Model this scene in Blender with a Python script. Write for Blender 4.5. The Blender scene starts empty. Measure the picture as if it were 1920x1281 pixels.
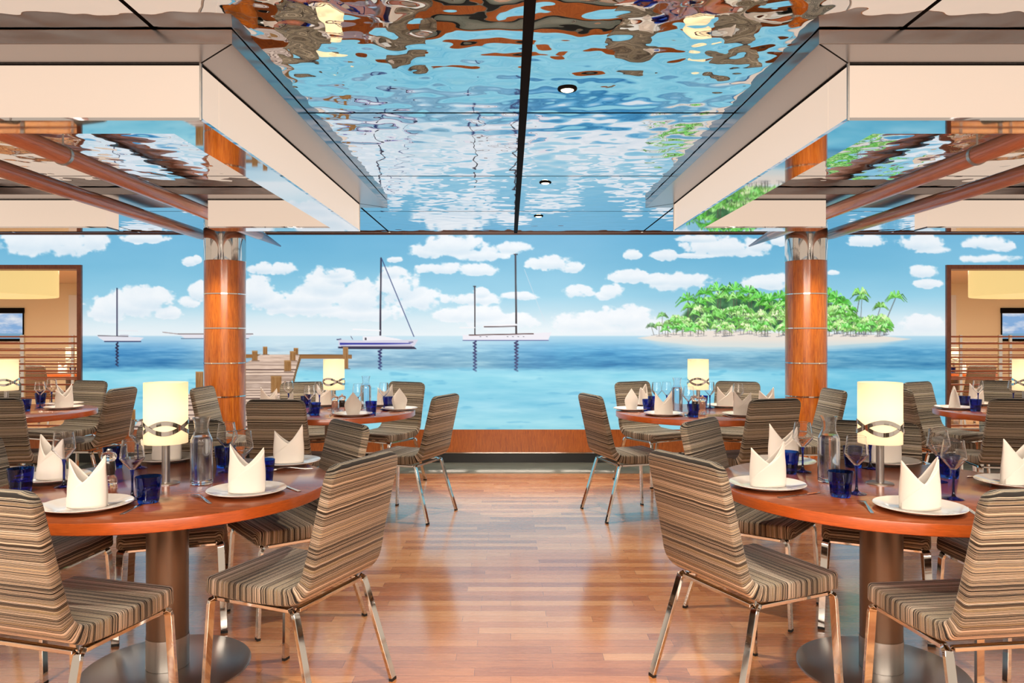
import bpy, math, random
import numpy as np
from mathutils import Vector, Matrix

C = bpy.context.scene.collection
PI = math.pi
R = math.radians
random.seed(7)

# ------------------------------------------------------------------ camera, world, light, exposure
F, CU, CV, CX, CZ = 1395.0, 955.0, 630.0, -0.058, 1.353      # focal length and vanishing point (px), eye position (m)
cam = bpy.data.cameras.new('camera'); camo = bpy.data.objects.new('camera', cam); C.objects.link(camo)
camo.location = (CX, 0, CZ); camo.rotation_euler = (PI / 2, 0, 0)
cam.sensor_width = 36; cam.lens = 36 * F / 1920
cam.shift_x = (960 - CU) / 1920; cam.shift_y = (CV - 640.5) / 1920
cam.clip_start = 0.05
bpy.context.scene.camera = camo

w = bpy.data.worlds.new('world'); bpy.context.scene.world = w; w.use_nodes = True
w.node_tree.nodes['Background'].inputs[0].default_value = (1.0, 0.80, 0.62, 1)
w.node_tree.nodes['Background'].inputs[1].default_value = 0.8


def lamp(name, kind, loc, power, color, parent=None, rot=(0, 0, 0), **kw):
    l = bpy.data.lights.new(name, kind); l.energy = power; l.color = color
    for k, v in kw.items(): setattr(l, k, v)
    o = bpy.data.objects.new(name, l); C.objects.link(o); o.location = loc; o.rotation_euler = rot
    if parent: o.parent = parent
    return o


WARM = (1.0, 0.86, 0.69)
# the restaurant goes on behind the camera: its ceiling lighting
lamp('room_light', 'AREA', (0, -1.2, 2.40), 400, (1.0, 0.89, 0.76), rot=(R(38), 0, 0), shape='RECTANGLE', size=5.5, size_y=1.2)
vs = bpy.context.scene.view_settings
vs.view_transform = 'Standard'; vs.look = 'None'; vs.exposure = 0.0; vs.gamma = 1; vs.use_curve_mapping = False
cy = bpy.context.scene.cycles
cy.use_denoising = True; cy.max_bounces = 14; cy.transmission_bounces = 12; cy.glossy_bounces = 6; cy.diffuse_bounces = 3
cy.transparent_max_bounces = 12; cy.sample_clamp_indirect = 6; cy.caustics_refractive = True; cy.caustics_reflective = False
cy.blur_glossy = 0.4


def at(px, py, z):
    d = (CZ - z) * F / (py - CV)
    return (CX + (px - CU) * d / F, d)


# ------------------------------------------------------------------ materials
def lin(c):
    return tuple((v / 255 / 12.92) if v / 255 <= 0.04045 else ((v / 255 + 0.055) / 1.055) ** 2.4 for v in c)


class NT:
    def __init__(s, name):
        s.m = bpy.data.materials.new(name); s.m.use_nodes = True; s.t = s.m.node_tree
        s.p = s.t.nodes['Principled BSDF']; s.out = s.t.nodes['Material Output']

    def n(s, kind, **kw):
        nd = s.t.nodes.new('ShaderNode' + kind)
        for k, v in kw.items():
            if hasattr(nd, k): setattr(nd, k, v)
            else: nd.inputs[k].default_value = v
        return nd

    def l(s, a, b): s.t.links.new(a, b)

    def set(s, **kw):
        names = dict(color='Base Color', rough='Roughness', metal='Metallic', trans='Transmission Weight', ior='IOR', coat='Coat Weight',
                     coat_rough='Coat Roughness', emit='Emission Color', estr='Emission Strength', spec='Specular IOR Level', aniso='Anisotropic', alpha='Alpha', sheen='Sheen Weight')
        for k, v in kw.items():
            if k in ('color', 'emit'): v = (*lin(v), 1)
            s.p.inputs[names[k]].default_value = v
        return s

    def ramp(s, stops, interp='LINEAR'):
        r = s.n('ValToRGB'); r.color_ramp.interpolation = interp
        e = r.color_ramp.elements
        while len(e) < len(stops): e.new(0.5)
        for el, (p, c) in zip(e, stops): el.position = p; el.color = (*lin(c), 1)
        return r

    def noise(s, vec, scale, detail=3, rough=0.5, dims='3D', dist=0.0):
        nd = s.n('TexNoise'); nd.noise_dimensions = dims
        nd.inputs['Scale'].default_value = scale; nd.inputs['Detail'].default_value = detail; nd.inputs['Roughness'].default_value = rough
        nd.inputs['Distortion'].default_value = dist
        if vec is not None: s.l(vec, nd.inputs['W' if dims == '1D' else 'Vector'])
        return nd

    def coords(s, scale=(1, 1, 1), kind='Object', loc=(0, 0, 0)):
        tc = s.n('TexCoord'); mp = s.n('Mapping'); mp.inputs['Scale'].default_value = scale; mp.inputs['Location'].default_value = loc
        s.l(tc.outputs[kind], mp.inputs['Vector']); return mp.outputs['Vector']

    def bump(s, h, strength, dist):
        b = s.n('Bump'); b.inputs['Strength'].default_value = strength; b.inputs['Distance'].default_value = dist
        s.l(h, b.inputs['Height']); s.l(b.outputs['Normal'], s.p.inputs['Normal']); return b


def flat(name, color, rough=0.5, **kw):
    return NT(name).set(color=color, rough=rough, **kw).m


def wood(name, stops, scale, rough=0.3, coat=0.4, kind='Object', var=None, nscale=6):
    t = NT(name).set(rough=rough, coat=coat, coat_rough=0.12)
    v = t.coords(scale, kind)
    a = t.noise(v, nscale, 6, 0.6, dist=1.2)
    r = t.ramp(stops); t.l(a.outputs['Fac'], r.inputs['Fac']); t.l(r.outputs['Color'], t.p.inputs['Base Color'])
    return t.m


M = {}
M['chrome'] = flat('chrome', (215, 212, 208), 0.06, metal=1.0)
M['brushed'] = flat('brushed_steel', (176, 172, 168), 0.32, metal=1.0)
M['soffit'] = flat('satin_metal', (158, 152, 152), 0.24, metal=1.0)
M['steel'] = flat('cutlery_steel', (205, 200, 195), 0.14, metal=1.0)
M['dark'] = flat('dark_metal', (14, 12, 12), 0.85, spec=0.1)
M['rubber'] = flat('black_rubber', (20, 17, 15), 0.6)
M['pole'] = flat('grey_brown_pole', (120, 100, 84), 0.36, metal=0.75)
M['linen'] = flat('linen', (246, 236, 226), 0.85, sheen=0.2)
M['ceramic'] = flat('white_ceramic', (240, 234, 228), 0.12, coat=0.5)
M['cream_wall'] = flat('cream_wall', (238, 220, 184), 0.7)
M['cream_ceiling'] = flat('cream_ceiling', (228, 212, 186), 0.7)
M['white'] = flat('white_paint', (230, 228, 225), 0.5)
M['plinth'] = flat('black_plinth', (16, 14, 14), 0.35)
M['tabletop'] = wood('cherry_tabletop', [(0.25, (112, 54, 28)), (0.5, (144, 72, 38)), (0.75, (168, 92, 50))], (1.2, 14, 14), 0.24, 0.45)
M['edge'] = wood('cherry_edge', [(0.3, (160, 72, 24)), (0.6, (194, 92, 34)), (0.8, (208, 110, 46))], (3, 3, 60), 0.3, 0.4)
M['column_wood'] = wood('column_veneer', [(0.3, (168, 80, 14)), (0.5, (208, 110, 24)), (0.7, (226, 136, 42))], (9, 9, 0.9), 0.3, 0.6)
M['skirting'] = wood('skirting_veneer', [(0.3, (164, 80, 28)), (0.5, (198, 104, 38)), (0.7, (216, 122, 50))], (16, 16, 1.4), 0.4, 0.3)
M['frame_wood'] = wood('frame_veneer', [(0.3, (128, 68, 44)), (0.6, (156, 88, 58))], (6, 6, 2), 0.4, 0.2)
M['slat'] = wood('slat_wood', [(0.3, (186, 86, 38)), (0.7, (214, 108, 52))], (2, 20, 20), 0.35, 0.3)
M['boom'] = wood('boom_wood', [(0.3, (192, 122, 98)), (0.55, (214, 144, 116)), (0.75, (226, 160, 132))], (26, 0.9, 26), 0.28, 0.6)
M['boom_tip'] = flat('boom_tip_grey', (150, 152, 172), 0.35, metal=0.3)
M['dark_trim'] = flat('dark_brown_trim', (104, 62, 48), 0.4)

# parquet: strips 70 mm wide running across the room
t = NT('parquet').set(rough=0.24, coat=1.0, coat_rough=0.15); t.p.inputs['Coat IOR'].default_value = 1.75
v = t.coords((1, 1, 1), loc=(40.3, 20.0, 0))
b = t.n('TexBrick'); b.offset = 0.37; b.offset_frequency = 2; b.squash = 0.72; b.squash_frequency = 3
b.inputs['Scale'].default_value = 1; b.inputs['Mortar Size'].default_value = 0.0007; b.inputs['Mortar Smooth'].default_value = 0.1
b.inputs['Brick Width'].default_value = 0.86; b.inputs['Row Height'].default_value = 0.07; b.inputs['Bias'].default_value = 0.0
b.inputs['Color1'].default_value = (0, 0, 0, 1); b.inputs['Color2'].default_value = (1, 1, 1, 1); b.inputs['Mortar'].default_value = (0.1, 0.1, 0.1, 1)
t.l(v, b.inputs['Vector'])
gr = t.noise(t.coords((3.5, 60, 1)), 1.6, 6, 0.65, dist=0.6)
mx = t.n('MixRGB'); mx.inputs['Fac'].default_value = 0.5
t.l(b.outputs['Color'], mx.inputs['Color1']); t.l(gr.outputs['Fac'], mx.inputs['Color2'])
r = t.ramp([(0.12, (156, 88, 48)), (0.4, (206, 134, 82)), (0.6, (222, 154, 100)), (0.88, (240, 182, 130))])
t.l(mx.outputs['Color'], r.inputs['Fac'])
mo = t.n('MixRGB'); mo.blend_type = 'MIX'; mo.inputs['Color2'].default_value = (*lin((104, 66, 44)), 1)
t.l(b.outputs['Fac'], mo.inputs['Fac']); t.l(r.outputs['Color'], mo.inputs['Color1'])
t.l(mo.outputs['Color'], t.p.inputs['Base Color'])
rr = t.n('MapRange'); rr.inputs['To Min'].default_value = 0.2; rr.inputs['To Max'].default_value = 0.34
t.l(gr.outputs['Fac'], rr.inputs['Value']); t.l(rr.outputs['Result'], t.p.inputs['Roughness'])
M['parquet'] = t.m

t = NT('stone_border').set(rough=0.16)
a = t.noise(t.coords((1.2, 30, 1)), 2, 4)
r = t.ramp([(0.3, (120, 124, 112)), (0.7, (150, 152, 138))]); t.l(a.outputs['Fac'], r.inputs['Fac']); t.l(r.outputs['Color'], t.p.inputs['Base Color'])
M['border'] = t.m

# striped upholstery: the stripes follow the length of the shell (u of the uv map, in metres)
t = NT('striped_fabric').set(rough=0.8, sheen=0.15, spec=0.25)
uv = t.n('UVMap'); uv.uv_map = 'UVMap'; sx = t.n('SeparateXYZ'); t.l(uv.outputs['UV'], sx.inputs['Vector'])
warp = t.noise(uv.outputs['UV'], 9, 2); 
wm = t.n('Math'); wm.operation = 'MULTIPLY_ADD'; wm.inputs[1].default_value = 0.006
t.l(warp.outputs['Fac'], wm.inputs[0]); t.l(sx.outputs['X'], wm.inputs[2])
fine = t.noise(wm.outputs[0], 80, 1.6, 0.6, '1D'); broad = t.noise(wm.outputs[0], 14, 1, 0.5, '1D')
add = t.n('Math'); add.operation = 'MULTIPLY_ADD'; add.inputs[1].default_value = 0.42
sub = t.n('Math'); sub.operation = 'SUBTRACT'; sub.inputs[1].default_value = 0.5
t.l(broad.outputs['Fac'], sub.inputs[0]); t.l(sub.outputs[0], add.inputs[0]); t.l(fine.outputs['Fac'], add.inputs[2])
r = t.ramp([(0.0, (26, 21, 18)), (0.33, (186, 170, 146)), (0.36, (28, 23, 19)), (0.41, (214, 200, 180)), (0.44, (76, 62, 46)), (0.465, (22, 18, 16)), (0.51, (208, 194, 172)),
            (0.54, (120, 104, 76)), (0.56, (24, 20, 17)), (0.605, (218, 205, 188)), (0.635, (54, 44, 34)), (0.67, (190, 172, 140)), (0.70, (26, 22, 18)), (0.75, (160, 142, 108))], 'CONSTANT')
t.l(add.outputs[0], r.inputs['Fac'])
wv = t.noise(t.coords((900, 900, 900)), 1, 1)
mm = t.n('MixRGB'); mm.blend_type = 'MULTIPLY'; mm.inputs['Fac'].default_value = 0.25
t.l(r.outputs['Color'], mm.inputs['Color1']); t.l(wv.outputs['Color'], mm.inputs['Color2']); t.l(mm.outputs['Color'], t.p.inputs['Base Color'])
t.bump(wv.outputs['Fac'], 0.3, 0.001)
M['fabric'] = t.m

# hammered mirror ceiling
t = NT('rippled_mirror').set(color=(226, 228, 232), rough=0.015, metal=1.0)
va = t.coords((1, 1, 1)); n1 = t.noise(va, 7.2, 0.6, 0.35, dist=0.1)
vo = t.n('TexVoronoi'); vo.feature = 'SMOOTH_F1'; vo.inputs['Scale'].default_value = 8.5; vo.inputs['Smoothness'].default_value = 0.9; vo.inputs['Randomness'].default_value = 1.0
t.l(va, vo.inputs['Vector'])
ad = t.n('Math'); ad.operation = 'MULTIPLY_ADD'; ad.inputs[1].default_value = 0.32
t.l(vo.outputs['Distance'], ad.inputs[0]); t.l(n1.outputs['Fac'], ad.inputs[2])
t.bump(ad.outputs[0], 1.0, 0.0068)
M['ripple'] = t.m
M['mirror'] = flat('flat_mirror', (222, 222, 224), 0.03, metal=1.0)


def glow(name, color, strength, base=(240, 225, 205), rough=0.4):
    return NT(name).set(color=base, rough=rough, emit=color, estr=strength).m


M['diffuser'] = glow('lit_diffuser', (255, 228, 204), 0.74, base=(120, 112, 104))
M['lens'] = glow('downlight_lens', (255, 236, 190), 6.0)
M['drum'] = glow('lit_drum_shade', (252, 220, 146), 0.85, base=(120, 105, 80))
M['bulb'] = glow('lit_disc', (255, 225, 160), 2.0)

t = NT('lit_lamp_shade')
tr = t.n('BsdfTranslucent'); tr.inputs['Color'].default_value = (*lin((255, 246, 226)), 1)
df = t.n('BsdfDiffuse'); df.inputs['Color'].default_value = (*lin((252, 242, 222)), 1)
ms = t.n('MixShader'); ms.inputs[0].default_value = 0.4; t.l(tr.outputs[0], ms.inputs[1]); t.l(df.outputs[0], ms.inputs[2])
em = t.n('Emission'); em.inputs['Color'].default_value = (*lin((255, 232, 196)), 1); em.inputs['Strength'].default_value = 0.2
ads = t.n('AddShader'); t.l(ms.outputs[0], ads.inputs[0]); t.l(em.outputs[0], ads.inputs[1]); t.l(ads.outputs[0], t.out.inputs['Surface'])
M['shade'] = t.m


def glass(name, color, rough=0.0, ior=1.45):
    return NT(name).set(color=color, rough=rough, trans=1.0, ior=ior).m


M['glass'] = glass('clear_glass', (252, 253, 255), 0.0, 1.3)
M['frost'] = glass('misted_glass', (246, 250, 255), 0.06)
M['acrylic'] = glass('clear_acrylic', (246, 240, 236), 0.02)
M['blue'] = glass('cobalt_glass', (36, 88, 186))
M['bluestem'] = glass('cobalt_stem', (30, 46, 140))
M['water'] = glass('water', (248, 251, 255), 0.0, 1.33)
M['pepper'] = flat('peppercorns', (52, 36, 28), 0.7)
M['salt'] = flat('pink_salt', (226, 176, 156), 0.7)


# ------------------------------------------------------------------ mesh helpers
class MB:
    def __init__(s): s.v = []; s.f = []; s.uv = None

    def add(s, vs, fs):
        o = len(s.v); s.v += [tuple(p) for p in vs]; s.f += [tuple(i + o for i in f) for f in fs]; return s

    def box(s, x0, x1, y0, y1, z0, z1):
        return s.add([(x, y, z) for z in (z0, z1) for y in (y0, y1) for x in (x0, x1)],
                     [(0, 2, 3, 1), (4, 5, 7, 6), (0, 1, 5, 4), (2, 6, 7, 3), (0, 4, 6, 2), (1, 3, 7, 5)])

    def lathe(s, prof, n=32, mod=None, loc=(0, 0, 0)):
        vs, fs = [], []
        for k, (r, z) in enumerate(prof):
            for i in range(n):
                a = 2 * PI * i / n
                rr = r * (mod(a, z, k) if mod else 1)
                vs.append((loc[0] + rr * math.cos(a), loc[1] + rr * math.sin(a), loc[2] + z))
        for k in range(len(prof) - 1):
            for i in range(n):
                j = (i + 1) % n
                fs.append((k * n + i, k * n + j, (k + 1) * n + j, (k + 1) * n + i))
        if prof[0][0] > 1e-6 and prof[0] != prof[-1]: fs.append(tuple(range(n - 1, -1, -1)))
        if prof[-1][0] > 1e-6 and prof[0] != prof[-1]: fs.append(tuple((len(prof) - 1) * n + i for i in range(n)))
        return s.add(vs, fs)

    def bar(s, path, w, h, up=(0, 0, 1)):       # rectangular bar swept along a path
        vs, fs = [], []; P = [Vector(p) for p in path]; n = len(P)
        for i, p in enumerate(P):
            d = (P[min(i + 1, n - 1)] - P[max(i - 1, 0)]).normalized()
            u = Vector(up); side = d.cross(u)
            if side.length < 1e-4: side = d.cross(Vector((0, 1, 0)))
            side.normalize(); u2 = side.cross(d).normalized()
            vs += [p + side * w / 2 + u2 * h / 2, p - side * w / 2 + u2 * h / 2, p - side * w / 2 - u2 * h / 2, p + side * w / 2 - u2 * h / 2]
        for i in range(n - 1):
            for k in range(4):
                a, b = i * 4 + k, i * 4 + (k + 1) % 4
                fs.append((a, b, b + 4, a + 4))
        fs += [(3, 2, 1, 0), tuple((n - 1) * 4 + k for k in range(4))]
        return s.add(vs, fs)

    def tube(s, path, rads, n=16):
        vs, fs = [], []; P = [Vector(p) for p in path]; m = len(P)
        for i, p in enumerate(P):
            d = (P[min(i + 1, m - 1)] - P[max(i - 1, 0)]).normalized()
            a = d.cross(Vector((0, 0, 1)))
            if a.length < 1e-3: a = Vector((1, 0, 0))
            a.normalize(); b = d.cross(a)
            rr = rads[i] if isinstance(rads, (list, tuple)) else rads
            for k in range(n): vs.append(p + (a * math.cos(2 * PI * k / n) + b * math.sin(2 * PI * k / n)) * rr)
        for i in range(m - 1):
            for k in range(n):
                j = (k + 1) % n
                fs.append((i * n + k, i * n + j, (i + 1) * n + j, (i + 1) * n + k))
        fs += [tuple(range(n - 1, -1, -1)), tuple((m - 1) * n + k for k in range(n))]
        return s.add(vs, fs)

    def prism(s, pts, z0, z1):
        n = len(pts)
        return s.add([(x, y, z0) for x, y in pts] + [(x, y, z1) for x, y in pts],
                     [tuple(range(n - 1, -1, -1)), tuple(range(n, 2 * n))] + [(i, (i + 1) % n, (i + 1) % n + n, i + n) for i in range(n)])


def obj(name, mb, m, parent=None, smooth=40, loc=None, rot=None, bevel=0, kind=None, label=None):
    me = bpy.data.meshes.new(name); me.from_pydata(mb.v, [], mb.f)
    if mb.uv:
        ul = me.uv_layers.new(name='UVMap')
        for p in me.polygons:
            for li in p.loop_indices: ul.data[li].uv = mb.uv[me.loops[li].vertex_index]
    me.validate(); me.update()
    if smooth:
        me.shade_smooth(); me.set_sharp_from_angle(angle=R(smooth))
    mats = m if isinstance(m, list) else [m]
    for k in mats: me.materials.append(M[k])
    o = bpy.data.objects.new(name, me); C.objects.link(o)
    if parent: o.parent = parent
    if loc: o.location = loc
    if rot: o.rotation_euler = rot
    if bevel:
        bv = o.modifiers.new('bevel', 'BEVEL'); bv.width = bevel; bv.segments = 2; bv.limit_method = 'ANGLE'
    if kind: o['kind'] = kind
    if label: o['label'] = label
    return o


def tag(o, label, cat, group=None):
    o['label'] = label; o['category'] = cat
    if group: o['group'] = group
    return o


def thing(name, label, cat, loc=(0, 0, 0), rz=0, group=None):
    o = bpy.data.objects.new(name, None); C.objects.link(o); o.empty_display_size = 0.1
    o.location = loc; o.rotation_euler = (0, 0, rz)
    return tag(o, label, cat, group)


def struct(name, mb, m, **kw):
    return obj(name, mb, m, kind='structure', **kw)


def dup(root, label, loc, rz=0, group=None):
    def cp(o, par):
        c = o.copy(); C.objects.link(c); c.parent = par
        for ch in list(o.children): cp(ch, c)
        return c
    c = cp(root, None); c.location = loc; c.rotation_euler = (0, 0, rz); c['label'] = label
    if group: c['group'] = group
    return c


used = set()


def place(proto, label, loc, rz=0):
    """the first placement moves the prototype itself, later ones copy it with its parts"""
    if proto.name not in used:
        used.add(proto.name); proto.location = loc; proto.rotation_euler = (0, 0, rz); proto['label'] = label
        return proto
    return dup(proto, label, loc, rz)


# ------------------------------------------------------------------ the mural's print (numpy painting, stored as a colour attribute)
WY = 7.95                                     # front of the mural wall
rng = np.random.default_rng(3)


def vnoise(U, V, sx, sy, seed):
    g = np.random.default_rng(seed).random((512, 512))
    x = U / sx; y = V / sy
    xi = np.floor(x).astype(int); yi = np.floor(y).astype(int); fx = x - xi; fy = y - yi
    fx = fx * fx * (3 - 2 * fx); fy = fy * fy * (3 - 2 * fy)
    a = g[yi % 512, xi % 512]; b = g[yi % 512, (xi + 1) % 512]; c = g[(yi + 1) % 512, xi % 512]; d = g[(yi + 1) % 512, (xi + 1) % 512]
    return (a * (1 - fx) + b * fx) * (1 - fy) + (c * (1 - fx) + d * fx) * fy


def fbm(U, V, sx, sy, seed, o=4):
    s = 0; a = 0.5; t = 0
    for k in range(o):
        s = s + a * vnoise(U, V, sx / 2 ** k, sy / 2 ** k, seed + k); t += a; a *= 0.55
    return s / t


def sstep(a, b, x):
    t = np.clip((x - a) / (b - a), 0, 1); return t * t * (3 - 2 * t)


CLOUDS = [(60, 452, 85, 34), (140, 458, 55, 32), (175, 450, 30, 30), (270, 446, 45, 13), (355, 492, 15, 10), (370, 488, 8, 9),
          (250, 572, 72, 30), (285, 562, 48, 27), (205, 582, 48, 27), (315, 586, 30, 16), (372, 548, 22, 22), (352, 568, 22, 15),
          (490, 504, 26, 13), (532, 506, 28, 14), (474, 548, 42, 32), (508, 566, 44, 20), (612, 532, 48, 32), (578, 560, 62, 25), (626, 512, 28, 14), (560, 578, 80, 18),
          (680, 556, 62, 36), (742, 540, 52, 36), (784, 562, 44, 28), (640, 522, 32, 18), (670, 588, 95, 20), (730, 512, 22, 14),
          (850, 460, 64, 25), (800, 472, 36, 17), (902, 478, 46, 16), (960, 466, 40, 13), (830, 505, 54, 13), (892, 507, 42, 14), (1030, 494, 46, 16), (1072, 502, 26, 13), (740, 487, 16, 7),
          (880, 562, 64, 14), (902, 550, 16, 12), (975, 556, 40, 9), (880, 590, 70, 20), (940, 604, 80, 18),
          (1080, 548, 34, 15), (1150, 548, 26, 17), (1135, 556, 20, 10), (1180, 520, 44, 15), (1232, 526, 38, 14), (1290, 526, 56, 18), (1252, 532, 44, 20), (1186, 478, 19, 12),
          (1246, 480, 28, 12), (1300, 480, 50, 6), (1350, 462, 74, 22), (1384, 472, 54, 14), (1308, 448, 44, 9), (1424, 462, 26, 15), (1442, 530, 46, 18),
          (1090, 606, 66, 24), (1170, 598, 50, 28), (1210, 616, 50, 18), (1130, 620, 90, 14),
          (1626, 452, 38, 14), (1722, 456, 48, 20), (1748, 470, 36, 10), (1850, 456, 44, 16), (1882, 464, 24, 11), (1730, 510, 30, 15), (1740, 533, 27, 11), (1562, 512, 15, 6),
          (1740, 610, 52, 20), (1860, 486, 60, 10), (1460, 452, 24, 12)]


class Print:
    """a painting over a rectangle of the wall, in sRGB"""

    def __init__(s, u0, u1, v0, v1, step):
        s.u = np.linspace(u0, u1, int((u1 - u0) / step) + 1); s.v = np.linspace(v0, v1, int((v1 - v0) / step) + 1)
        s.U, s.V = np.meshgrid(s.u, s.v); s.I = np.zeros(s.U.shape + (3,)); s.base()

    def mix(s, a, c, sl=None):
        c = np.asarray(c, float); I = s.I if sl is None else s.I[sl]
        I += (c - I) * a[..., None]

    def grad(s, x, stops):
        xs = [p for p, _ in stops]
        return np.stack([np.interp(x, xs, [c[k] for _, c in stops]) for k in range(3)], -1)

    def base(s):
        U, V = s.U, s.V
        sky = s.grad(V, [(436, (104, 178, 216)), (500, (118, 188, 220)), (555, (148, 206, 230)), (595, (198, 226, 238)), (632, (224, 238, 244))])
        s.I[:] = sky
        s.I += ((fbm(U, V, 260, 80, 11) - 0.5) * 30)[..., None] * np.array([1.0, 0.6, 0.4])
        n = 0.62 * (fbm(U, V, 34, 24, 21, 5) - 0.5) + 0.55 * (fbm(U, V, 13, 10, 25, 3) - 0.5); n2 = fbm(U + 9, V + 5, 16, 13, 31, 4)
        f = np.full(U.shape, -3.0); shade = np.zeros(U.shape)
        for (cx, cy, rx, ry) in CLOUDS:
            g = 1 - ((U - cx) / rx) ** 2 - (np.where(V > cy, (V - cy) / (ry * 0.8), (V - cy) / ry)) ** 2
            f = np.maximum(f, g)
            shade = np.maximum(shade, np.clip(g + 0.3, 0, 1) * sstep(-0.3, 1.0, (V - cy) / ry))
        a = sstep(-0.12, 0.42, f + n * 2.3)
        col = np.stack([250 - shade * 38 - n2 * 12, 251 - shade * 22 - n2 * 8, 253 - shade * 12 - n2 * 4], -1)
        s.I += (col - s.I) * (a * 0.93)[..., None]
        haze = sstep(580, 630, V) * (0.35 + 0.4 * fbm(U, V, 70, 18, 41))
        s.mix(np.clip(haze, 0, 0.8), (236, 242, 246))
        # sea
        st = fbm(U, V, 60, 4.5, 51, 4); st2 = fbm(U, V, 22, 2.2, 61, 3)
        far = s.grad(U, [(100, (104, 178, 216)), (230, (80, 158, 210)), (330, (92, 166, 214)), (400, (150, 200, 226)), (520, (202, 226, 238)), (640, (178, 214, 234)), (900, (150, 205, 230)),
                         (1010, (88, 170, 216)), (1060, (72, 166, 214)), (1180, (84, 172, 220)), (1300, (150, 204, 230)), (1480, (150, 205, 228)), (1620, (98, 176, 216)), (1760, (92, 172, 214)), (1920, (110, 186, 220))])
        deep = sstep(640, 690, V)[..., None]
        far = far * (1 - deep * 0.16) - deep * np.array([10, 0, -6])
        far = far + ((st - 0.5) * 74 + (st2 - 0.5) * 44)[..., None] * np.array([1.0, 0.75, 0.5]) * np.clip((V - 634) / 20, 0, 1)[..., None]
        hz = sstep(624, 666, V); hz = 1 - hz
        far = far + (np.array([206, 230, 240]) - far) * (hz * 0.8)[..., None]
        near = s.grad(V, [(690, (136, 208, 232)), (705, (148, 218, 236)), (760, (136, 208, 230)), (806, (150, 216, 230))])
        right = sstep(1250, 1700, U)[..., None]
        near = near + right * np.array([-22, -16, -8])
        w1 = fbm(U, V, 90, 11, 71, 4); w2 = fbm(U, V, 40, 6, 81, 3)
        near = near + ((w1 - 0.5) * 56 + (w2 - 0.5) * 22)[..., None] * np.array([1.0, 0.5, 0.3])
        dk = sstep(0.66, 0.8, fbm(U, V, 46, 9, 91, 3))
        near = near + (np.array([86, 178, 214]) - near) * (dk * 0.5)[..., None]
        k = sstep(686, 698, V + (w2 - 0.5) * 8)[..., None]
        sea = far * (1 - k) + near * k
        s.I += (sea - s.I) * sstep(628.5, 631.5, V)[..., None]

    def box(s, u0, u1, v0, v1):
        i0, i1 = np.searchsorted(s.v, (v0, v1)); j0, j1 = np.searchsorted(s.u, (u0, u1))
        return (slice(max(i0 - 1, 0), i1 + 1), slice(max(j0 - 1, 0), j1 + 1))

    def line(s, a, b, w, c, al=1.0, w1=None):
        w1 = w if w1 is None else w1; m = max(w, w1) + 1
        sl = s.box(min(a[0], b[0]) - m, max(a[0], b[0]) + m, min(a[1], b[1]) - m, max(a[1], b[1]) + m)
        U, V = s.U[sl], s.V[sl]
        if U.size == 0: return
        dx, dy = b[0] - a[0], b[1] - a[1]; L = dx * dx + dy * dy + 1e-9
        t = np.clip(((U - a[0]) * dx + (V - a[1]) * dy) / L, 0, 1)
        d = np.hypot(U - a[0] - t * dx, V - a[1] - t * dy); hw = (w + (w1 - w) * t) / 2
        s.mix(np.clip(hw - d + 0.5, 0, 1) * al, c, sl)

    def poly(s, pts, c, al=1.0, soft=0.7, tex=None):
        us = [p[0] for p in pts]; vs_ = [p[1] for p in pts]
        sl = s.box(min(us) - 2, max(us) + 2, min(vs_) - 2, max(vs_) + 2); U, V = s.U[sl], s.V[sl]
        if U.size == 0: return
        inside = np.zeros(U.shape, bool); dist = np.full(U.shape, 1e9)
        n = len(pts)
        for i in range(n):
            (x0, y0), (x1, y1) = pts[i], pts[(i + 1) % n]
            cond = (y0 > V) != (y1 > V)
            xi = x0 + (V - y0) * (x1 - x0) / ((y1 - y0) or 1e-9)
            inside ^= cond & (U < xi)
            dx, dy = x1 - x0, y1 - y0; t = np.clip(((U - x0) * dx + (V - y0) * dy) / (dx * dx + dy * dy + 1e-9), 0, 1)
            dist = np.minimum(dist, np.hypot(U - x0 - t * dx, V - y0 - t * dy))
        sd = np.where(inside, dist, -dist)
        col = np.asarray(c, float) if tex is None else tex(U, V)
        s.mix(np.clip(sd / soft + 0.5, 0, 1) * al, col, sl)

    def ripple(s, u, v0, v1, w, c):
        v = v0; k = 0
        while v < v1:
            a = 1 - (v - v0) / (v1 - v0) * 0.5
            off = (1 if k % 2 else -1) * w * (0.3 + 0.5 * rng.random())
            s.line((u - off, v), (u + off * 0.8, v + 3.0), 3.0, c, a); v += 3.1; k += 1

    def scene(s):
        navy = (18, 22, 60); P = s
        # sloop at the far left
        P.line((219.5, 541), (219.5, 630), 2.3, navy)
        P.poly([(182, 630), (200, 630), (240, 631), (270, 633), (262, 640), (196, 640), (186, 634)], (226, 226, 236)); P.line((184, 629.5), (240, 631), 1.3, (60, 50, 60))
        P.line((196, 640.5), (264, 640.5), 1.8, (24, 34, 84)); P.line((222, 620), (258, 621), 1.3, (230, 230, 236)); P.line((226, 629), (240, 629), 2.2, (200, 200, 212)); P.ripple(219.5, 643, 684, 3.4, navy)
        # yacht behind the pillar
        P.line((305, 623), (338, 627), 1.4, (150, 130, 130)); P.poly([(332, 626), (474, 626), (466, 634), (346, 634)], (228, 226, 234)); P.line((334, 626.5), (474, 626.5), 1.6, (96, 70, 66)); P.line((340, 635), (466, 635), 1.3, (40, 50, 100))
        # sloop with blue stripe
        P.line((714.5, 484), (713, 628), 2.6, (22, 20, 54), w1=3.4); P.line((716, 486), (776, 631), 1.7, (56, 76, 128)); P.line((662, 617.5), (712, 620), 2.6, (244, 244, 248))
        P.poly([(680, 631), (715, 630), (745, 635), (760, 639), (680, 640)], (238, 238, 244)); P.poly([(684, 633), (687.5, 633), (687.5, 638), (684, 638)], (70, 70, 86))
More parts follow.
